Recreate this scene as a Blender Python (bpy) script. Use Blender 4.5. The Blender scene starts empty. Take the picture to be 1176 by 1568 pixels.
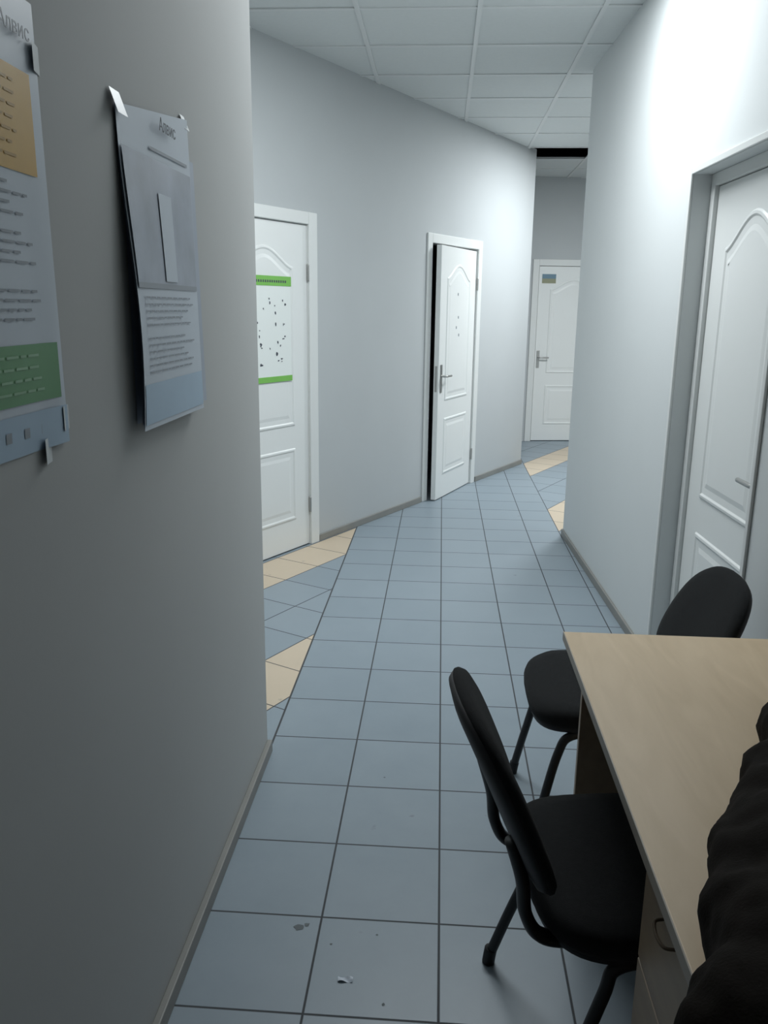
import bpy, bmesh, math, random
from mathutils import Vector, Matrix, noise
random.seed(4)
S=bpy.context.scene
COL=S.collection
H=1.52; CZ=2.94

# ---------------------------------------------------------------- materials
def mat(name,col,rough=.5,spec=.5,var=0.0,vscale=5.0,bump=0.0,bscale=200.0,metal=0.0,sheen=0.0,emit=None,es=0.0):
    m=bpy.data.materials.new(name); m.use_nodes=True
    nt=m.node_tree; N=nt.nodes; L=nt.links
    b=N['Principled BSDF']
    b.inputs['Roughness'].default_value=rough
    b.inputs['Metallic'].default_value=metal
    b.inputs['Specular IOR Level'].default_value=spec
    if sheen: b.inputs['Sheen Weight'].default_value=sheen
    tc=N.new('ShaderNodeTexCoord')
    n=N.new('ShaderNodeTexNoise'); n.inputs['Scale'].default_value=vscale; n.inputs['Detail'].default_value=4
    L.new(tc.outputs['Object'],n.inputs['Vector'])
    mx=N.new('ShaderNodeMix'); mx.data_type='RGBA'
    c=Vector(col)
    mx.inputs['A'].default_value=(*(c*(1-var)),1); mx.inputs['B'].default_value=(*[min(1,x*(1+var)) for x in c],1)
    L.new(n.outputs['Fac'],mx.inputs['Factor']); L.new(mx.outputs['Result'],b.inputs['Base Color'])
    if bump:
        n2=N.new('ShaderNodeTexNoise'); n2.inputs['Scale'].default_value=bscale; n2.inputs['Detail'].default_value=3
        L.new(tc.outputs['Object'],n2.inputs['Vector'])
        bp=N.new('ShaderNodeBump'); bp.inputs['Strength'].default_value=bump; bp.inputs['Distance'].default_value=.002
        L.new(n2.outputs['Fac'],bp.inputs['Height']); L.new(bp.outputs['Normal'],b.inputs['Normal'])
    if emit:
        b.inputs['Emission Color'].default_value=(*emit,1); b.inputs['Emission Strength'].default_value=es
    return m

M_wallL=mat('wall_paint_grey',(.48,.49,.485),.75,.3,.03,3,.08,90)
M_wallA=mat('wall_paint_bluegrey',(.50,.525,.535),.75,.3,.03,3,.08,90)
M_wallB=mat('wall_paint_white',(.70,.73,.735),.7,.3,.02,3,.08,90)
M_ceil=mat('ceiling_tile',(.72,.75,.75),.9,.2,.03,40,.4,260)
M_bar=mat('ceiling_grid_metal',(.74,.76,.76),.5,.4)
M_dark=mat('plenum_dark',(.03,.035,.04),.9)
M_door=mat('door_white_paint',(.80,.82,.81),.38,.5,.01,3)
M_frame=mat('door_casing_white',(.74,.76,.75),.45,.5,.01,3)
M_base=mat('baseboard_grey',(.25,.25,.235),.5,.5,.15,8)
M_metal=mat('brushed_metal',(.45,.45,.44),.35,.5,.05,30,metal=.9)
M_rubber=mat('black_plastic',(.018,.018,.02),.55,.4,.1,20)
M_fabric=mat('black_chair_fabric',(.014,.015,.016),.95,.15,.3,90,.7,700,sheen=.05)
M_tube=mat('black_tube_paint',(.015,.015,.017),.4,.5)
M_edge=mat('desk_edge_band',(.40,.36,.31),.5,.4)
M_jacket=mat('black_jacket_cloth',(.012,.0095,.0075),.9,.12,.35,30,.5,300)
M_pap=mat('paper_white',(.56,.62,.69),.45,.4,.03,6)
M_papg=mat('paper_grey',(.38,.43,.51),.4,.4,.1,6)
M_yel=mat('print_yellow',(.60,.34,.04),.4,.4,.1,8)
M_grn=mat('print_green',(.12,.32,.14),.45,.4,.1,8)
M_lgrn=mat('print_bright_green',(.20,.50,.10),.5,.4,.1,8)
M_blu=mat('print_pale_blue',(.40,.53,.66),.45,.4,.08,8)
M_ink=mat('print_ink',(.07,.08,.10),.5,.4)
M_inkl=mat('print_ink_light',(.30,.33,.37),.5,.4)
M_tape=mat('clear_tape',(.50,.53,.54),.4,.4)

def wood(name,c1,c2,rough=.4,scale=3):
    m=bpy.data.materials.new(name); m.use_nodes=True
    nt=m.node_tree;N=nt.nodes;L=nt.links;b=N['Principled BSDF'];b.inputs['Roughness'].default_value=rough
    tc=N.new('ShaderNodeTexCoord'); mp=N.new('ShaderNodeMapping'); mp.inputs['Scale'].default_value=(scale*3,scale*.6,scale*3)
    n=N.new('ShaderNodeTexNoise'); n.inputs['Scale'].default_value=2; n.inputs['Detail'].default_value=6; n.inputs['Distortion'].default_value=1.2
    cr=N.new('ShaderNodeValToRGB'); cr.color_ramp.elements[0].position=.3; cr.color_ramp.elements[1].position=.7
    cr.color_ramp.elements[0].color=(*c1,1); cr.color_ramp.elements[1].color=(*c2,1)
    L.new(tc.outputs['Object'],mp.inputs['Vector']);L.new(mp.outputs['Vector'],n.inputs['Vector'])
    L.new(n.outputs['Fac'],cr.inputs['Fac']);L.new(cr.outputs['Color'],b.inputs['Base Color'])
    return m
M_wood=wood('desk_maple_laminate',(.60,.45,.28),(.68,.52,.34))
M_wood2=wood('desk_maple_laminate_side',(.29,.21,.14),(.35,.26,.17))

def floor_mat():
    m=bpy.data.materials.new('floor_ceramic_tiles'); m.use_nodes=True
    nt=m.node_tree;N=nt.nodes;L=nt.links;b=N['Principled BSDF']
    geo=N.new('ShaderNodeNewGeometry'); sep=N.new('ShaderNodeSeparateXYZ'); L.new(geo.outputs['Position'],sep.inputs[0])
    def M(op,a,bb=None,c=None):
        n=N.new('ShaderNodeMath'); n.operation=op
        for i,v in enumerate((a,bb,c)):
            if v is None: continue
            if isinstance(v,(int,float)): n.inputs[i].default_value=v
            else: L.new(v,n.inputs[i])
        return n.outputs[0]
    x,y=sep.outputs[0],sep.outputs[1]
    u1=M('DIVIDE',M('SUBTRACT',x,.034),.3); v1=M('DIVIDE',M('SUBTRACT',y,1.79),.3)
    rx=M('SUBTRACT',x,-1.051); ry=M('SUBTRACT',y,4.772)
    d=M('SUBTRACT',M('MULTIPLY',rx,.8829),M('MULTIPLY',ry,.4696))
    s=M('ADD',M('MULTIPLY',rx,.4696),M('MULTIPLY',ry,.8829))
    u2=M('DIVIDE',M('SUBTRACT',d,.02),.309); v2=M('DIVIDE',M('SUBTRACT',s,.11),.309)
    main=M('LESS_THAN',M('ABSOLUTE',M('SUBTRACT',x,.146)),.714)
    main=M('MAXIMUM',main,M('MULTIPLY',M('GREATER_THAN',x,.1),M('LESS_THAN',y,5.7)))
    def mixf(f,a,bb):
        n=N.new('ShaderNodeMix'); n.data_type='FLOAT'; L.new(f,n.inputs['Factor'])
        L.new(a,n.inputs['A']); L.new(bb,n.inputs['B']); return n.outputs['Result']
    u=mixf(main,u2,u1); v=mixf(main,v2,v1)
    def edge(w):
        f=M('FRACT',w); return M('MINIMUM',f,M('SUBTRACT',1.0,f))
    e=M('MINIMUM',edge(u),edge(v))
    e3=M('DIVIDE',M('ABSOLUTE',M('SUBTRACT',M('ABSOLUTE',M('SUBTRACT',x,.146)),.714)),.3)
    e=M('MINIMUM',e,e3)
    grout=N.new('ShaderNodeMapRange'); grout.inputs['From Min'].default_value=.006; grout.inputs['From Max'].default_value=.012
    grout.inputs['To Min'].default_value=1; grout.inputs['To Max'].default_value=0
    L.new(e,grout.inputs['Value'])
    row=M('FLOOR',u2); md=M('MODULO',M('ADD',row,30.0),3.0)
    beige=M('MULTIPLY',M('LESS_THAN',md,.5),M('SUBTRACT',1.0,main))
    beige=M('MULTIPLY',beige,M('GREATER_THAN',y,2.85))
    cmb=N.new('ShaderNodeCombineXYZ'); L.new(M('FLOOR',u),cmb.inputs[0]); L.new(M('FLOOR',v),cmb.inputs[1])
    wn=N.new('ShaderNodeTexWhiteNoise'); L.new(cmb.outputs[0],wn.inputs['Vector'])
    ns=N.new('ShaderNodeTexNoise'); ns.inputs['Scale'].default_value=7; ns.inputs['Detail'].default_value=8; ns.inputs['Roughness'].default_value=.65
    L.new(geo.outputs['Position'],ns.inputs['Vector'])
    ns2=N.new('ShaderNodeTexNoise'); ns2.inputs['Scale'].default_value=14; ns2.inputs['Detail'].default_value=3
    L.new(geo.outputs['Position'],ns2.inputs['Vector'])
    fac=M('ADD',M('MULTIPLY',wn.outputs['Value'],.25),M('MULTIPLY',ns.outputs['Fac'],.75))
    def mixc(f,a,bb):
        n=N.new('ShaderNodeMix'); n.data_type='RGBA'; L.new(f,n.inputs['Factor'])
        for k,vv in (('A',a),('B',bb)):
            if isinstance(vv,tuple): n.inputs[k].default_value=(*vv,1)
            else: L.new(vv,n.inputs[k])
        return n.outputs['Result']
    blue=mixc(fac,(.225,.28,.325),(.30,.355,.40))
    bei=mixc(fac,(.56,.46,.34),(.66,.55,.42))
    c=mixc(beige,blue,bei)
    dirt=N.new('ShaderNodeMapRange'); dirt.inputs['From Min'].default_value=.72; dirt.inputs['From Max'].default_value=.80
    L.new(ns2.outputs['Fac'],dirt.inputs['Value'])
    c=mixc(M('MULTIPLY',dirt.outputs['Result'],.5),c,(.10,.11,.11))
    c=mixc(grout.outputs['Result'],c,(.055,.06,.065))
    L.new(c,b.inputs['Base Color'])
    r=M('ADD',M('MULTIPLY',grout.outputs['Result'],.4),M('ADD',.32,M('MULTIPLY',ns.outputs['Fac'],.18)))
    L.new(r,b.inputs['Roughness'])
    bp=N.new('ShaderNodeBump'); bp.inputs['Strength'].default_value=.5; bp.inputs['Distance'].default_value=.0015; bp.invert=True
    L.new(grout.outputs['Result'],bp.inputs['Height']); L.new(bp.outputs['Normal'],b.inputs['Normal'])
    return m
M_floor=floor_mat()

# ---------------------------------------------------------------- mesh helpers
def link(ob,parent=None):
    COL.objects.link(ob)
    if parent:
        ob.parent=parent; ob.matrix_parent_inverse=parent.matrix_basis.inverted()
    return ob
def empty(name,loc=(0,0,0)):
    e=bpy.data.objects.new(name,None); e.location=loc; e.empty_display_size=.1; COL.objects.link(e); return e
def finish(bm,name,mats,parent=None,smooth=False,bevel=0,bseg=2):
    bmesh.ops.recalc_face_normals(bm,faces=bm.faces)
    me=bpy.data.meshes.new(name); bm.to_mesh(me); bm.free()
    if not isinstance(mats,(list,tuple)): mats=[mats]
    for m in mats: me.materials.append(m)
    if smooth:
        for p in me.polygons: p.use_smooth=True
    ob=bpy.data.objects.new(name,me)
    if bevel:
        md=ob.modifiers.new('bevel','BEVEL'); md.width=bevel; md.segments=bseg; md.limit_method='ANGLE'
    return link(ob,parent)
class F:
    """local frame: s along wall, t out into the room, z up"""
    def __init__(s,P,u):
        s.P=Vector((P[0],P[1],0)); u=Vector((u[0],u[1],0)).normalized(); s.u=u; s.n=Vector((u.y,-u.x,0))
    def __call__(s,a,t,z): return s.P+s.u*a+s.n*t+Vector((0,0,z))
ID=F((0,0),(0,1))
def addbox(bm,fr,s0,s1,t0,t1,z0,z1,mi=0):
    vs=[bm.verts.new(fr(a,t,z)) for z in (z0,z1) for t in (t0,t1) for a in (s0,s1)]
    for q in ((0,1,3,2),(4,6,7,5),(0,4,5,1),(2,3,7,6),(0,2,6,4),(1,5,7,3)):
        f=bm.faces.new([vs[i] for i in q]); f.material_index=mi
def wbox(name,lo,hi,m,parent=None,bevel=0):
    bm=bmesh.new()
    vs=[bm.verts.new((x,y,z)) for z in (lo[2],hi[2]) for y in (lo[1],hi[1]) for x in (lo[0],hi[0])]
    for q in ((0,1,3,2),(4,6,7,5),(0,4,5,1),(2,3,7,6),(0,2,6,4),(1,5,7,3)): bm.faces.new([vs[i] for i in q])
    return finish(bm,name,m,parent,bevel=bevel)
def wall(name,fr,s0,s1,m,opens=(),th=.15,top=CZ+.02):
    bm=bmesh.new(); cur=s0
    for a,b,h in sorted(opens):
        addbox(bm,fr,cur,a,-th,0,0,top); addbox(bm,fr,a,b,-th,0,h,top); cur=b
    addbox(bm,fr,cur,s1,-th,0,0,top)
    return finish(bm,name,m)
def tube(bm,pts,r,seg=10,flat=1.0):
    pts=[Vector(p) for p in pts]
    P=[pts[0]*2-pts[1]]+pts+[pts[-1]*2-pts[-2]]; out=[]
    for i in range(1,len(P)-2):
        for k in range(8):
            t=k/8; p0,p1,p2,p3=P[i-1:i+3]
            out.append(.5*((2*p1)+(p2-p0)*t+(2*p0-5*p1+4*p2-p3)*t*t+(3*p1-p0-3*p2+p3)*t**3))
    out.append(P[-2]); rings=[]; up=None
    for i,p in enumerate(out):
        d=(out[min(i+1,len(out)-1)]-out[max(i-1,0)]).normalized()
        if up is None:
            up=Vector((0,1,0)) if abs(d.y)<.9 else Vector((1,0,0))
        a=(up-d*up.dot(d)).normalized(); up=a; b=d.cross(a)
        rings.append([bm.verts.new(p+a*math.cos(q)*r*flat+b*math.sin(q)*r) for q in [2*math.pi*j/seg for j in range(seg)]])
    for A,B in zip(rings,rings[1:]):
        for j in range(seg): bm.faces.new((A[j],A[(j+1)%seg],B[(j+1)%seg],B[j]))
    bm.faces.new(rings[0][::-1]); bm.faces.new(rings[-1])
def pad(bm,hw,hd,layers,ex,fn,seg=48):
    rings=[]
    for sc,h in layers:
        R=[]
        for j in range(seg):
            q=2*math.pi*j/seg; c,s=math.cos(q),math.sin(q)
            x=hw*sc*math.copysign(abs(c)**(2/ex),c); y=hd*sc*math.copysign(abs(s)**(2/ex),s)
            R.append(bm.verts.new(fn(x,y,h)))
        rings.append(R)
    for A,B in zip(rings,rings[1:]):
        for j in range(seg): bm.faces.new((A[j],A[(j+1)%seg],B[(j+1)%seg],B[j]))
    for R,h in ((rings[0],layers[0][1]),(rings[-1],layers[-1][1])):
        c=bm.verts.new(fn(0,0,h))
        for j in range(seg): bm.faces.new((R[j],R[(j+1)%seg],c))

# ---------------------------------------------------------------- room shell
XL=-.572
FL=F((XL,-2.0),(0,1)); FA=F((-1.051,4.772),(.4696,.8829)); FB=F((.875,5.6),(.035,-1)); FF=F((.95,9.80),(.985,.16))
D1=(-.37,.50,2.0); D2=(2.0,2.86,2.0); DB=(2.14,3.01,2.03)
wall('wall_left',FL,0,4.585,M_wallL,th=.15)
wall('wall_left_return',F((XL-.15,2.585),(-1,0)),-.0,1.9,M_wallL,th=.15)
wall('wall_slanted',FA,-3.2,4.004,M_wallA,[D1,D2],th=.12)
wall('wall_slanted_return',F(FA(4.004,-.12,0)[:2],(-.75,.66)),0,2.6,M_wallA,th=.12)
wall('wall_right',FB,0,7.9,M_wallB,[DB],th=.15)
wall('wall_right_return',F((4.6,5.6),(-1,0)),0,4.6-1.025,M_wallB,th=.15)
FDO=(.10,.98,2.0)
wall('wall_far',FF,-2.2,4.0,M_wallA,[FDO],th=.12)
wall('wall_corridor_end',F((4.6,11),(0,-1)),0,5.5,M_wallA,th=.1)
wall('wall_behind',F((1.3,-2.0),(-1,0)),0,2.0,M_wallL,th=.1)

# floor
bm=bmesh.new()
vs=[bm.verts.new(p) for p in ((-3.2,-2.2,0),(4.8,-2.2,0),(4.8,11.2,0),(-3.2,11.2,0))]; bm.faces.new(vs)
r=bmesh.ops.extrude_face_region(bm,geom=bm.faces[:]); bmesh.ops.translate(bm,vec=(0,0,-.1),verts=[v for v in r['geom'] if isinstance(v,bmesh.types.BMVert)])
finish(bm,'floor',M_floor)

# ceiling: 0.6 m tiles in T-bar grid; one tile missing
GX=[.14+.6*k for k in range(-6,9)]; GY=[4.5+.6*k for k in range(-11,13)]
lampcells={(-.46,3.3),(.14,3.3),(1.34,6.9),(3.14,6.9)}
bm=bmesh.new()
for x in GX[:-1]:
    for y in GY[:-1]:
        if abs(x-.74)<.01 and abs(y-8.1)<.01: continue
        if any(abs(x-a)<.01 and abs(y-b)<.01 for a,b in lampcells): continue
        dz=random.uniform(-.001,.001)
        q=[bm.verts.new((x+i*.6,y+j*.6,z)) for z in (CZ+.004+dz,CZ+.02+dz) for i,j in ((.003,.003),(.997,.003),(.997,.997),(.003,.997))]
        bm.faces.new(q[:4]); bm.faces.new(q[4:])
        for k in range(4): bm.faces.new((q[k],q[(k+1)%4],q[4+(k+1)%4],q[4+k]))
finish(bm,'ceiling',M_ceil)
bm=bmesh.new()
for x in GX: addbox(bm,ID,GY[0],GY[-1],x-.012,x+.012,CZ-.003,CZ+.004)
for y in GY: addbox(bm,ID,y-.012,y+.012,GX[0],GX[-1],CZ-.002,CZ+.004)
finish(bm,'ceiling_grid',M_bar)
wbox('ceiling_slab',(-3.6,-2.3,CZ+.45),(5,11.8,CZ+.55),M_dark)
bm=bmesh.new(); tube(bm,[(-1,8.55,CZ+.12),(1,8.5,CZ+.10),(3,8.6,CZ+.12)],.03); finish(bm,'ceiling_pipe',mat('pipe_green_grey',(.10,.14,.12),.5),smooth=True)

# baseboards
def bb(name,fr,spans,h=.045,t=.014):
    bm=bmesh.new()
    for a,b in spans: addbox(bm,fr,a,b,0,t,0,h)
    finish(bm,name,M_base,bevel=.003)
bb('baseboard_left',FL,[(0,4.585)],t=.018)
bb('baseboard_slanted',FA,[(-3,-.46),(.56,1.94),(2.93,4.004)])
bb('baseboard_right',FB,[(0,2.12),(3.03,7.8)])
bb('baseboard_far',FF,[(-2,.02),(1.07,4)])

# ---------------------------------------------------------------- doors
def rings_off(pts,off):
    n=len(pts); out=[]
    for i in range(n):
        a=Vector(pts[i-1]);b=Vector(pts[i]);c=Vector(pts[(i+1)%n])
        d1=(b-a).normalized(); d2=(c-b).normalized()
        n1=Vector((-d1.y,d1.x)); n2=Vector((-d2.y,d2.x)); nn=(n1+n2).normalized()
        out.append(b+nn*off/max(.5,nn.dot(n1)))
    return out
def panel(bm,fr,pts,t):
    prof=((0,0),(.006,.006),(.016,.007),(.024,.002),(.050,.0015),(.070,.005))
    R=[]
    for o,h in prof:
        R.append([bm.verts.new(fr(p.x,t+h,p.y)) for p in rings_off(pts,o)])
    n=len(pts)
    for A,B in zip(R,R[1:]):
        for j in range(n): bm.faces.new((A[j],A[(j+1)%n],B[(j+1)%n],B[j]))
    bm.faces.new(R[-1])
def leaf(name,fr,s0,s1,t0,t1,h,parent):
    bm=bmesh.new(); addbox(bm,fr,s0,s1,t0,t1,.008,h)
    st=.135 if s1-s0>.75 else .11
    a,b=s0+st,s1-st; c=(a+b)/2; hw=(b-a)/2
    up=[(a,.80),(b,.80)]
    for k in range(0,25):
        x=1-2*k/24; up.append((c+hw*x,1.75+.11*(.5+.5*math.cos(math.pi*x))**.8))
    panel(bm,fr,up,t1)
    panel(bm,fr,[(a,.20),(b,.20),(b,.66),(a,.66)],t1)
    return finish(bm,name,M_door,parent,bevel=.002)
def frame(fr,a,b,h,cw,parent,th,proud=.014,jt=-.0):
    bm=bmesh.new()
    addbox(bm,fr,a-.002,a+.03,-th,.0,0,h+.03); addbox(bm,fr,b-.03,b+.002,-th,.0,0,h+.03); addbox(bm,fr,a,b,-th,.0,h-.002,h+.03)
    addbox(bm,fr,a+.03-cw,a+.028,0,proud,0,h+.07); addbox(bm,fr,b-.028,b-.03+cw,0,proud,0,h+.07)
    addbox(bm,fr,a+.028,b-.028,0,proud,h-.0,h+.07)
    finish(bm,'casing',M_frame,parent,bevel=.004)
def handle(fr,s,z,t,dr,parent,length=.115,ph=.10):
    bm=bmesh.new(); addbox(bm,fr,s-.017,s+.017,t,t+.007,z-ph,z+ph); finish(bm,'handle_plate',M_metal,parent,bevel=.003)
    bm=bmesh.new(); tube(bm,[fr(s,t+.005,z+.02),fr(s,t+.035,z+.02),fr(s+dr*.012,t+.048,z+.02),fr(s+dr*.05,t+.05,z+.02),fr(s+dr*length,t+.046,z+.018)],.0085)
    finish(bm,'handle_lever',M_metal,parent,smooth=True)
def hinges(fr,s,t,parent,zs=(.25,1.75)):
    bm=bmesh.new()
    for z in zs: tube(bm,[fr(s,t,z-.05),fr(s,t,z),fr(s,t,z+.05)],.008)
    finish(bm,'hinges',M_metal,parent,smooth=True)

d=empty('door_1',FA(.07,0,0))
frame(FA,D1[0],D1[1],2.0,.088,d,.12)
leaf('leaf',FA,-.335,.468,-.045,-.004,1.995,d)
hinges(FA,.470,.006,d,(.27,1.72)); handle(FA,-.27,1.0,-.004,1,d)
bm=bmesh.new(); addbox(bm,FA,-.13,.295,.002,.0055,1.09,1.68); finish(bm,'notice_sheet',mat('notice_paper',(.80,.84,.82),.5),d)
bm=bmesh.new(); addbox(bm,FA,-.14,.30,.005,.0075,1.635,1.69); addbox(bm,FA,-.14,.30,.005,.0075,1.082,1.115); finish(bm,'notice_bands',M_lgrn,d)
bm=bmesh.new()
for k in range(34):
    s=random.uniform(-.1,.26); z=random.uniform(1.17,1.58); w=random.uniform(.004,.013); h=random.uniform(.003,.012)
    vs=[bm.verts.new(FA(s+w*math.cos(q)*random.uniform(.5,1.2),.0062,z+h*math.sin(q)*random.uniform(.5,1.3))) for q in [i*math.pi/3 for i in range(6)]]
    bm.faces.new(vs)
for k in range(14):
    s=-.02+k*.02; addbox(bm,FA,s,s+.012,.0074,.0082,1.653,1.667)
finish(bm,'notice_print',M_ink,d)

d=empty('door_2',FA(2.43,0,0))
frame(FA,D2[0],D2[1],2.0,.075,d,.12)
ang=math.radians(6.5); hp=FA(2.826,-.004,0)
u=-FA.u*math.cos(ang)+FA.n*math.sin(ang)
FD=F((hp+u*.795)[:2],-u)
leaf('leaf',FD,0,.79,-.04,0,1.985,d)
hinges(FA,2.835,.008,d,(.27,1.72)); handle(FD,.05,.98,0,1,d,ph=.11)
bm=bmesh.new(); addbox(bm,FD,-.003,.001,-.03,-.012,.88,1.08); finish(bm,'lock_plate',M_metal,d)
bm=bmesh.new()
for s,z in ((.36,1.62),(.38,1.44),(.34,1.36),(.40,1.30)): addbox(bm,FD,s,s+.015,.0055,.007,z,z+.02)
finish(bm,'scuffs',M_inkl,d)

d=empty('door_3',FB(2.57,-.07,0))
bm=bmesh.new()
addbox(bm,FB,2.142,2.185,-.15,-.068,0,2.03);addbox(bm,FB,2.965,3.008,-.15,-.068,0,2.03);addbox(bm,FB,2.185,2.965,-.15,-.068,1.985,2.03)
finish(bm,'casing',M_frame,d,bevel=.003)
bm=bmesh.new()
addbox(bm,FB,2.115,2.14,-.0,.010,0,2.055);addbox(bm,FB,3.01,3.035,-.0,.010,0,2.055);addbox(bm,FB,2.14,3.01,-.0,.010,2.03,2.055)
finish(bm,'corner_trim',M_frame,d,bevel=.003)
leaf('leaf',FB,2.187,2.963,-.125,-.085,1.982,d)
handle(FB,2.92,.95,-.085,-1,d,length=.13)

d=empty('door_4',FF(.54,0,0))
frame(FF,FDO[0],FDO[1],2.0,.075,d,.12)
leaf('leaf',FF,.135,.945,-.045,-.004,1.995,d)
handle(FF,.17,.96,-.004,1,d)
bm=bmesh.new(); addbox(bm,FF,.17,.33,-.004,.0,1.86,1.91); finish(bm,'sign_top',mat('sign_blue',(.14,.24,.31),.5),d)
bm=bmesh.new(); addbox(bm,FF,.17,.33,-.004,.0,1.81,1.86); finish(bm,'sign_bottom',mat('sign_ochre',(.28,.29,.19),.5),d)

# ---------------------------------------------------------------- lamps
def lamp(name,x,y,power,col=(.93,.98,1.0)):
    e=empty(name,(x+.3,y+.3,CZ))
    m=mat('led_diffuser',(.9,.9,.9),.5,emit=col,es=3)
    wbox('diffuser',(x+.02,y+.02,CZ+.0),(x+.58,y+.58,CZ+.01),m,e)
    bm=bmesh.new()
    addbox(bm,ID,y+.005,y+.595,x+.005,x+.02,CZ-.004,CZ+.02);addbox(bm,ID,y+.005,y+.595,x+.58,x+.595,CZ-.004,CZ+.02)
    addbox(bm,ID,y+.005,y+.02,x+.02,x+.58,CZ-.004,CZ+.02);addbox(bm,ID,y+.58,y+.595,x+.02,x+.58,CZ-.004,CZ+.02)
    finish(bm,'rim',M_bar,e)
    l=bpy.data.lights.new(name+'_light','AREA'); l.shape='SQUARE'; l.size=.55; l.energy=power; l.color=col
    o=bpy.data.objects.new('emitter',l); o.location=(x+.3,y+.3,CZ-.006); link(o,e)
lamp('ceiling_panel_lamp',-.46,3.3,20)
lamp('ceiling_panel_lamp.001',.14,3.3,19)
lamp('ceiling_panel_lamp.002',1.34,6.9,72)
lamp('ceiling_panel_lamp.003',3.14,6.9,8)

# ---------------------------------------------------------------- desk
d=empty('office_desk',(.65,1.33,0))
wbox('top',(.32,.73,.728),(.985,1.93,.75),M_wood,d,bevel=.002)
bm=bmesh.new(); addbox(bm,ID,.728,1.932,.3185,.3205,.7285,.7495); finish(bm,'edge_band',M_edge,d)
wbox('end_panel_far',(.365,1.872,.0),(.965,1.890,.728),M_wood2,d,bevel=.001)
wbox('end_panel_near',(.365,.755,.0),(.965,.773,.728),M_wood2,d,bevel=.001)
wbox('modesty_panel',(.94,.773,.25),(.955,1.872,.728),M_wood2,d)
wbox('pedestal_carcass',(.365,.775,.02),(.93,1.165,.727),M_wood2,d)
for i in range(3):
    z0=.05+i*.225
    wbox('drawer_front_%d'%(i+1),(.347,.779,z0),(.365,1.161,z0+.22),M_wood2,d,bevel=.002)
    bm=bmesh.new(); zc=z0+.16
    tube(bm,[(.347,.99,zc),(.332,.995,zc-.001),(.328,1.02,zc-.003),(.332,1.045,zc-.001),(.347,1.05,zc)],.0025); finish(bm,'drawer_handle_%d'%(i+1),mat('handle_bronze',(.13,.10,.07),.7,.2),d,smooth=True)

# ---------------------------------------------------------------- chairs
def chair(name,cx,cy,rot,ft=.235,rec=.42,rf=-.235,bz=.655,bh=.165):
    e=empty(name,(cx,cy,0)); c,s=math.cos(rot),math.sin(rot)
    def W(x,y,z): return Vector((cx+x*c-y*s,cy+x*s+y*c,z))
    bm=bmesh.new()
    lay=[(.86,-.028),(.96,-.026),(1,-.012),(1.005,.004),(.985,.018),(.93,.027),(.8,.032),(.5,.033),(.2,.033)]
    def fs(x,y,h): return W(x+.02,y,.435+h-.035*max(0,(x-.12))/.1*.4-.006*math.cos(min(1,abs(y)/.23)*1.5))
    pad(bm,.215,.230,lay,3.6,fs); finish(bm,'seat_cushion',M_fabric,e,smooth=True)
    bm=bmesh.new(); pad(bm,.205,.220,[(.9,-.042),(1,-.036),(1,-.02)],3.6,fs); finish(bm,'seat_shell',M_rubber,e,smooth=True)
    def fb(off):
        def g(w,h,t):
            z=bz+h; x=-.205-(z-.49)*rec+.40*w*w+t+off-.10*max(0,h)**2
            ww=w*(1-.10*max(0,h/.17))
            return W(x,ww,z+t*.35)
        return g
    lay=[(.8,0),(.95,.002),(1,.008),(1,.015),(.96,.024),(.85,.030),(.5,.034),(.2,.034)]
    bm=bmesh.new(); pad(bm,.226,bh,lay,2.9,fb(0)); finish(bm,'backrest_cushion',M_fabric,e,smooth=True)
    bm=bmesh.new(); pad(bm,.223,bh-.003,[(.3,-.010),(.8,-.010),(.96,-.005),(1.0,.004),(.99,.009)],2.9,fb(0)); finish(bm,'backrest_shell',M_rubber,e,smooth=True)
    for sg in (1,-1):
        bm=bmesh.new()
        tube(bm,[W(ft,sg*.235,.02),W(ft-.03,sg*.225,.16),W(ft-.07,sg*.21,.33),W(.13,sg*.205,.385),W(.03,sg*.205,.395),W(-.07,sg*.205,.385),W(rf+.105,sg*.21,.33),W(rf+.045,sg*.225,.16),W(rf,sg*.235,.02)],.0125,flat=1.0)
        finish(bm,'leg_frame_%s'%('left' if sg>0 else 'right'),M_tube,e,smooth=True)
        for k,x in enumerate((ft+.002,rf-.002)):
            bm=bmesh.new(); tube(bm,[W(x,sg*.2355,.0),W(x*.99,sg*.2355,.018),W(x*.975,sg*.235,.04)],.015); finish(bm,'foot_cap_%d'%(k+1+(2 if sg<0 else 0)),M_rubber,e,smooth=True)
        bm=bmesh.new()
        tube(bm,[W(.06,sg*.14,.392),W(-.10,sg*.14,.390),W(-.19,sg*.14,.40),W(-.225,sg*.14,.45),W(-.235,sg*.14,.52),W(-.258,sg*.135,.60)],.0125,flat=1.5)
        finish(bm,'back_support_%s'%('left' if sg>0 else 'right'),M_tube,e,smooth=True)
    bm=bmesh.new(); tube(bm,[W(.10,-.205,.392),W(.10,0,.392),W(.10,.205,.392)],.011); tube(bm,[W(-.06,-.205,.39),W(-.06,0,.39),W(-.06,.205,.39)],.011)
    finish(bm,'cross_bars',M_tube,e,smooth=True)
chair('office_chair',.385,1.470,math.radians(8),rf=-.20,bz=.652,bh=.176)
chair('office_chair.001',.515,2.285,math.radians(180),ft=.235,bz=.628,rec=.48)

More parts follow.
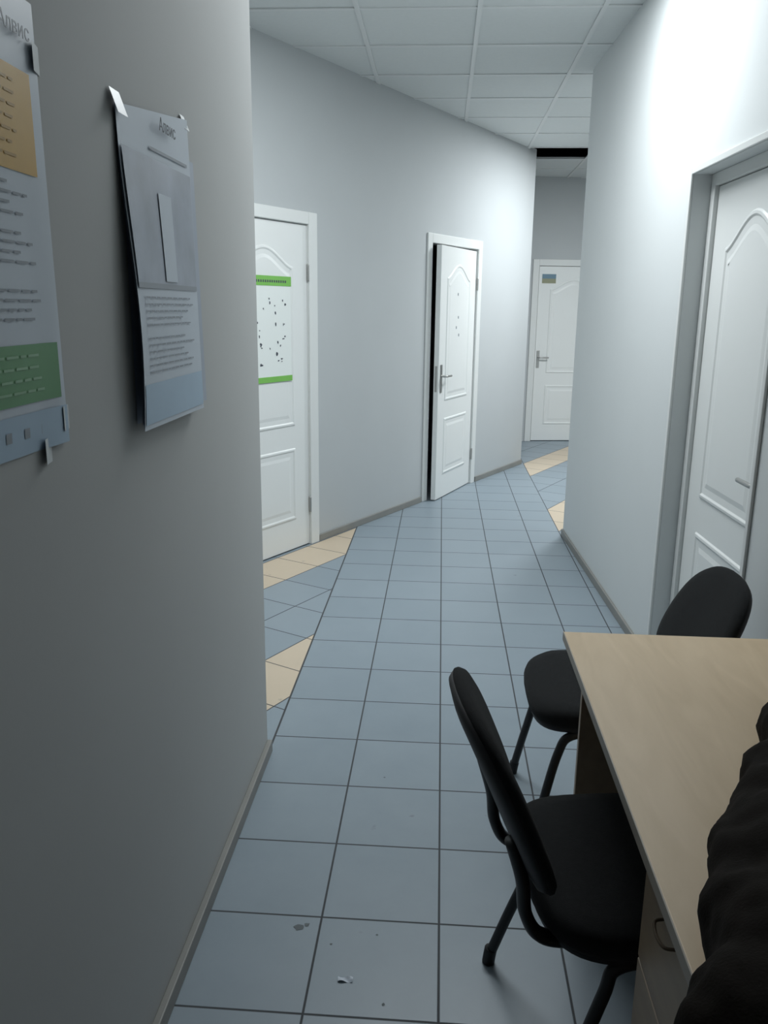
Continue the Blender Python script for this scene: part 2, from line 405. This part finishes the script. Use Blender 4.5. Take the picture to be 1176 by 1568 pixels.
# ---------------------------------------------------------------- jacket
def blob(name,balls,m,vox=.010,disp=.03):
    bm=bmesh.new()
    for (x,y,z),(a,b,c),rz in balls:
        mt=Matrix.Translation((x,y,z))@Matrix.Rotation(rz,4,'Z')@Matrix.Diagonal((a,b,c,1))
        bmesh.ops.create_icosphere(bm,subdivisions=4,radius=1,matrix=mt)
    for v in bm.verts:
        if v.co.y>.70: v.co.z=max(v.co.z,.766)
    ob=finish(bm,name,m)
    r=ob.modifiers.new('remesh','REMESH'); r.mode='VOXEL'; r.voxel_size=vox; r.use_smooth_shade=True
    t=bpy.data.textures.new(name+'_folds','CLOUDS'); t.noise_scale=.06; t.noise_depth=3
    dm=ob.modifiers.new('folds','DISPLACE'); dm.texture=t; dm.strength=disp; dm.mid_level=.5; dm.texture_coords='GLOBAL'
    sm=ob.modifiers.new('smooth','SMOOTH'); sm.factor=.5; sm.iterations=2
    return ob
blob('black_jacket',[((.81,1.45,.82),(.16,.20,.085),.2),((.71,1.30,.82),(.15,.20,.085),-.45),((.74,1.0,.83),(.20,.30,.095),0),
   ((.575,1.11,.82),(.12,.22,.085),-.45),((.505,.93,.82),(.145,.20,.085),-.25),((.445,.80,.82),(.13,.16,.085),0),((.375,.70,.81),(.115,.10,.085),0),((.7,.8,.82),(.25,.14,.09),0)],M_jacket)

# ---------------------------------------------------------------- posters on left wall
def sheet(bm,y0,y1,z0,z1,off,n=14,mi=0,tt=0.0):
    gr=[[bm.verts.new((XL+off(i/n,j/n),y0+(y1-y0)*i/n,z0+(z1-z0+tt*(i/n-1))*j/n)) for j in range(n+1)] for i in range(n+1)]
    for i in range(n):
        for j in range(n):
            f=bm.faces.new((gr[i][j],gr[i+1][j],gr[i+1][j+1],gr[i][j+1])); f.material_index=mi
def patch(bm,Y,Z,off,y0,y1,z0,z1,lift=.0012,mi=0,n=4):
    def o(a,b):
        yy=y0+(y1-y0)*a; zz=z0+(z1-z0)*b
        return off((yy-Y[0])/(Y[1]-Y[0]),(zz-Z[0])/(Z[1]-Z[0]))+lift
    sheet(bm,y0,y1,z0,z1,o,n,mi)
def words(bm,Y,Z,off,y0,y1,z,h,lift=.0016):
    y=y0
    while y<y1-.01:
        w=random.uniform(.012,.035); patch(bm,Y,Z,off,y,min(y+w,y1),z,z+h,lift,n=2); y+=w+.006
e=empty('info_poster',(XL,1.0,1.6))
Y=(.79,1.22);Z=(1.315,1.915)
off=lambda a,b:.001+.004*abs(math.sin(a*3.1)*math.sin(b*6))+.004*(a>.9)*(1-b)
bm=bmesh.new(); sheet(bm,*Y,*Z,off,16); finish(bm,'sheet',M_pap,e,smooth=True)
bm=bmesh.new(); patch(bm,Y,Z,off,.80,1.19,1.69,1.82,n=10); finish(bm,'yellow_block',M_yel,e,smooth=True)
bm=bmesh.new(); patch(bm,Y,Z,off,.80,1.205,1.385,1.465,n=10); finish(bm,'green_block',M_grn,e,smooth=True)
bm=bmesh.new(); patch(bm,Y,Z,off,.79,1.22,1.316,1.372,n=10); finish(bm,'footer_block',M_blu,e,smooth=True)
bm=bmesh.new()
for k in range(15):
    if k in (4,9,10): continue
    z=1.672-k*.0125
    words(bm,Y,Z,off,.82,random.uniform(1.10,1.18),z,.0035)
for k in range(3): patch(bm,Y,Z,off,1.04+k*.05,1.055+k*.05,1.338,1.352,.0018)
finish(bm,'text_lines',M_inkl,e)
bm=bmesh.new()
for k in range(7): words(bm,Y,Z,off,.85,1.14,1.80-k*.0155,.0035,.002)
finish(bm,'yellow_text',mat('print_brown',(.42,.24,.03),.5),e)
bm=bmesh.new()
for k in range(4): words(bm,Y,Z,off,.85,1.16,1.448-k*.016,.0035,.002)
finish(bm,'green_text',mat('print_green_light',(.25,.45,.27),.5),e)
bm=bmesh.new()
for y,z in ((1.21,1.84),(1.215,1.345),(1.15,1.305)): sheet(bm,y-.012,y+.022,z-.012,z+.025,lambda a,b:.008-.008*a,2)
finish(bm,'tape',M_tape,e)
def text(body,y,z,size,x,m,parent,sx=1):
    cu=bpy.data.curves.new('logo','FONT'); cu.body=body; cu.size=size; cu.extrude=.0003
    o=bpy.data.objects.new('logo_text',cu); cu.materials.append(m)
    o.matrix_world=Matrix(((0,0,1,x),(1,0,0,y),(0,1,0,z),(0,0,0,1)))
    COL.objects.link(o); o.parent=parent; o.matrix_parent_inverse=parent.matrix_basis.inverted()
text('Алвис',1.11,1.86,.028,XL+.008,M_inkl,e)

e=empty('wall_calendar',(XL,1.68,1.6))
Y=(1.52,1.955);Z=(1.30,1.83)
offb=lambda a,b:.002+.010*a*(1-b)
bm=bmesh.new(); sheet(bm,*Y,*Z,offb,10); finish(bm,'back_sheet',M_papg,e,smooth=True)
Y=(1.495,1.885);Z=(1.290,1.905)
off=lambda a,b:.013+.012*(1-b)+.008*math.sin(b*5)*(1-a)
for k in range(4):
    bm=bmesh.new(); sheet(bm,Y[0]+.003*k,Y[1]+.004*k,Z[0]+.004*k,Z[1],lambda a,b,k=k:off(a,b)-.0025*k,16,tt=.05); finish(bm,'page_%d'%(k+1),M_pap if k%2==0 else M_papg,e,smooth=True)
bm=bmesh.new(); patch(bm,Y,Z,off,1.50,1.88,1.56,1.79,n=12); finish(bm,'picture',mat('print_grey_picture',(.33,.37,.44),.35,.5,.45,9),e,smooth=True)
bm=bmesh.new(); patch(bm,Y,Z,off,1.50,1.88,1.55,1.56,n=12); finish(bm,'dark_band',M_inkl,e,smooth=True)
bm=bmesh.new(); patch(bm,Y,Z,off,1.66,1.735,1.565,1.73,.003); finish(bm,'white_label',M_pap,e)
bm=bmesh.new(); patch(bm,Y,Z,off,1.50,1.88,1.30,1.375,n=12); finish(bm,'footer',M_blu,e,smooth=True)
bm=bmesh.new()
for k in range(12):
    if k in (5,): continue
    z=1.532-k*.0125; words(bm,Y,Z,off,1.53,random.uniform(1.74,1.86),z,.003,.002)
patch(bm,Y,Z,off,1.64,1.86,1.805,1.811,.002,n=6)
finish(bm,'text_lines',M_inkl,e)
bm=bmesh.new(); sheet(bm,1.475,1.52,1.835,1.875,lambda a,b:.018-.014*b,3); sheet(bm,1.87,1.90,1.885,1.915,lambda a,b:.014-.012*b,3); finish(bm,'tape',M_tape,e)
text('Алвис',1.675,1.845,.034,XL+.021,M_ink,e)

# floor litter
bm=bmesh.new()
n=8; g=[[bm.verts.new((-.20+.035*i/n,1.585+.014*j/3,.003+.003*math.sin(i*.8+j))) for j in range(4)] for i in range(n+1)]
for i in range(n):
    for j in range(3): bm.faces.new((g[i][j],g[i+1][j],g[i+1][j+1],g[i][j+1]))
finish(bm,'paper_scrap',M_pap,smooth=True)
bm=bmesh.new()
for x,y,r0 in ((-.318,1.75,.012),(-.30,1.76,.008),(-.23,1.70,.003),(-.12,1.74,.003),(-.09,1.53,.004),(-.15,2.45,.004)):
    bm.faces.new([bm.verts.new((x+r0*random.uniform(.6,1.3)*math.cos(q),y+r0*random.uniform(.6,1.3)*math.sin(q),.0006)) for q in [i*math.pi/5 for i in range(10)]])
finish(bm,'floor_dirt_spots',mat('dirt',(.14,.16,.17),.8))

# ---------------------------------------------------------------- world + camera
w=bpy.data.worlds.new('w'); S.world=w; w.use_nodes=True; w.node_tree.nodes['Background'].inputs[0].default_value=(.5,.55,.6,1); w.node_tree.nodes['Background'].inputs[1].default_value=0.0
cam=bpy.data.cameras.new('camera'); cam.sensor_fit='VERTICAL'; cam.sensor_height=24; cam.lens=24*1263/1568; cam.clip_start=.02
co=bpy.data.objects.new('camera',cam); COL.objects.link(co)
r=Vector((.99753,.0690,.01162)); u=Vector((-.02785,.2392,.97055)); f=Vector((-.06419,.9685,-.24059))
r=f.cross(u).normalized(); u=r.cross(f).normalized(); f.normalize()
co.matrix_world=Matrix(((r.x,u.x,-f.x,0),(r.y,u.y,-f.y,0),(r.z,u.z,-f.z,H),(0,0,0,1)))
S.camera=co
S.view_settings.view_transform='Standard'
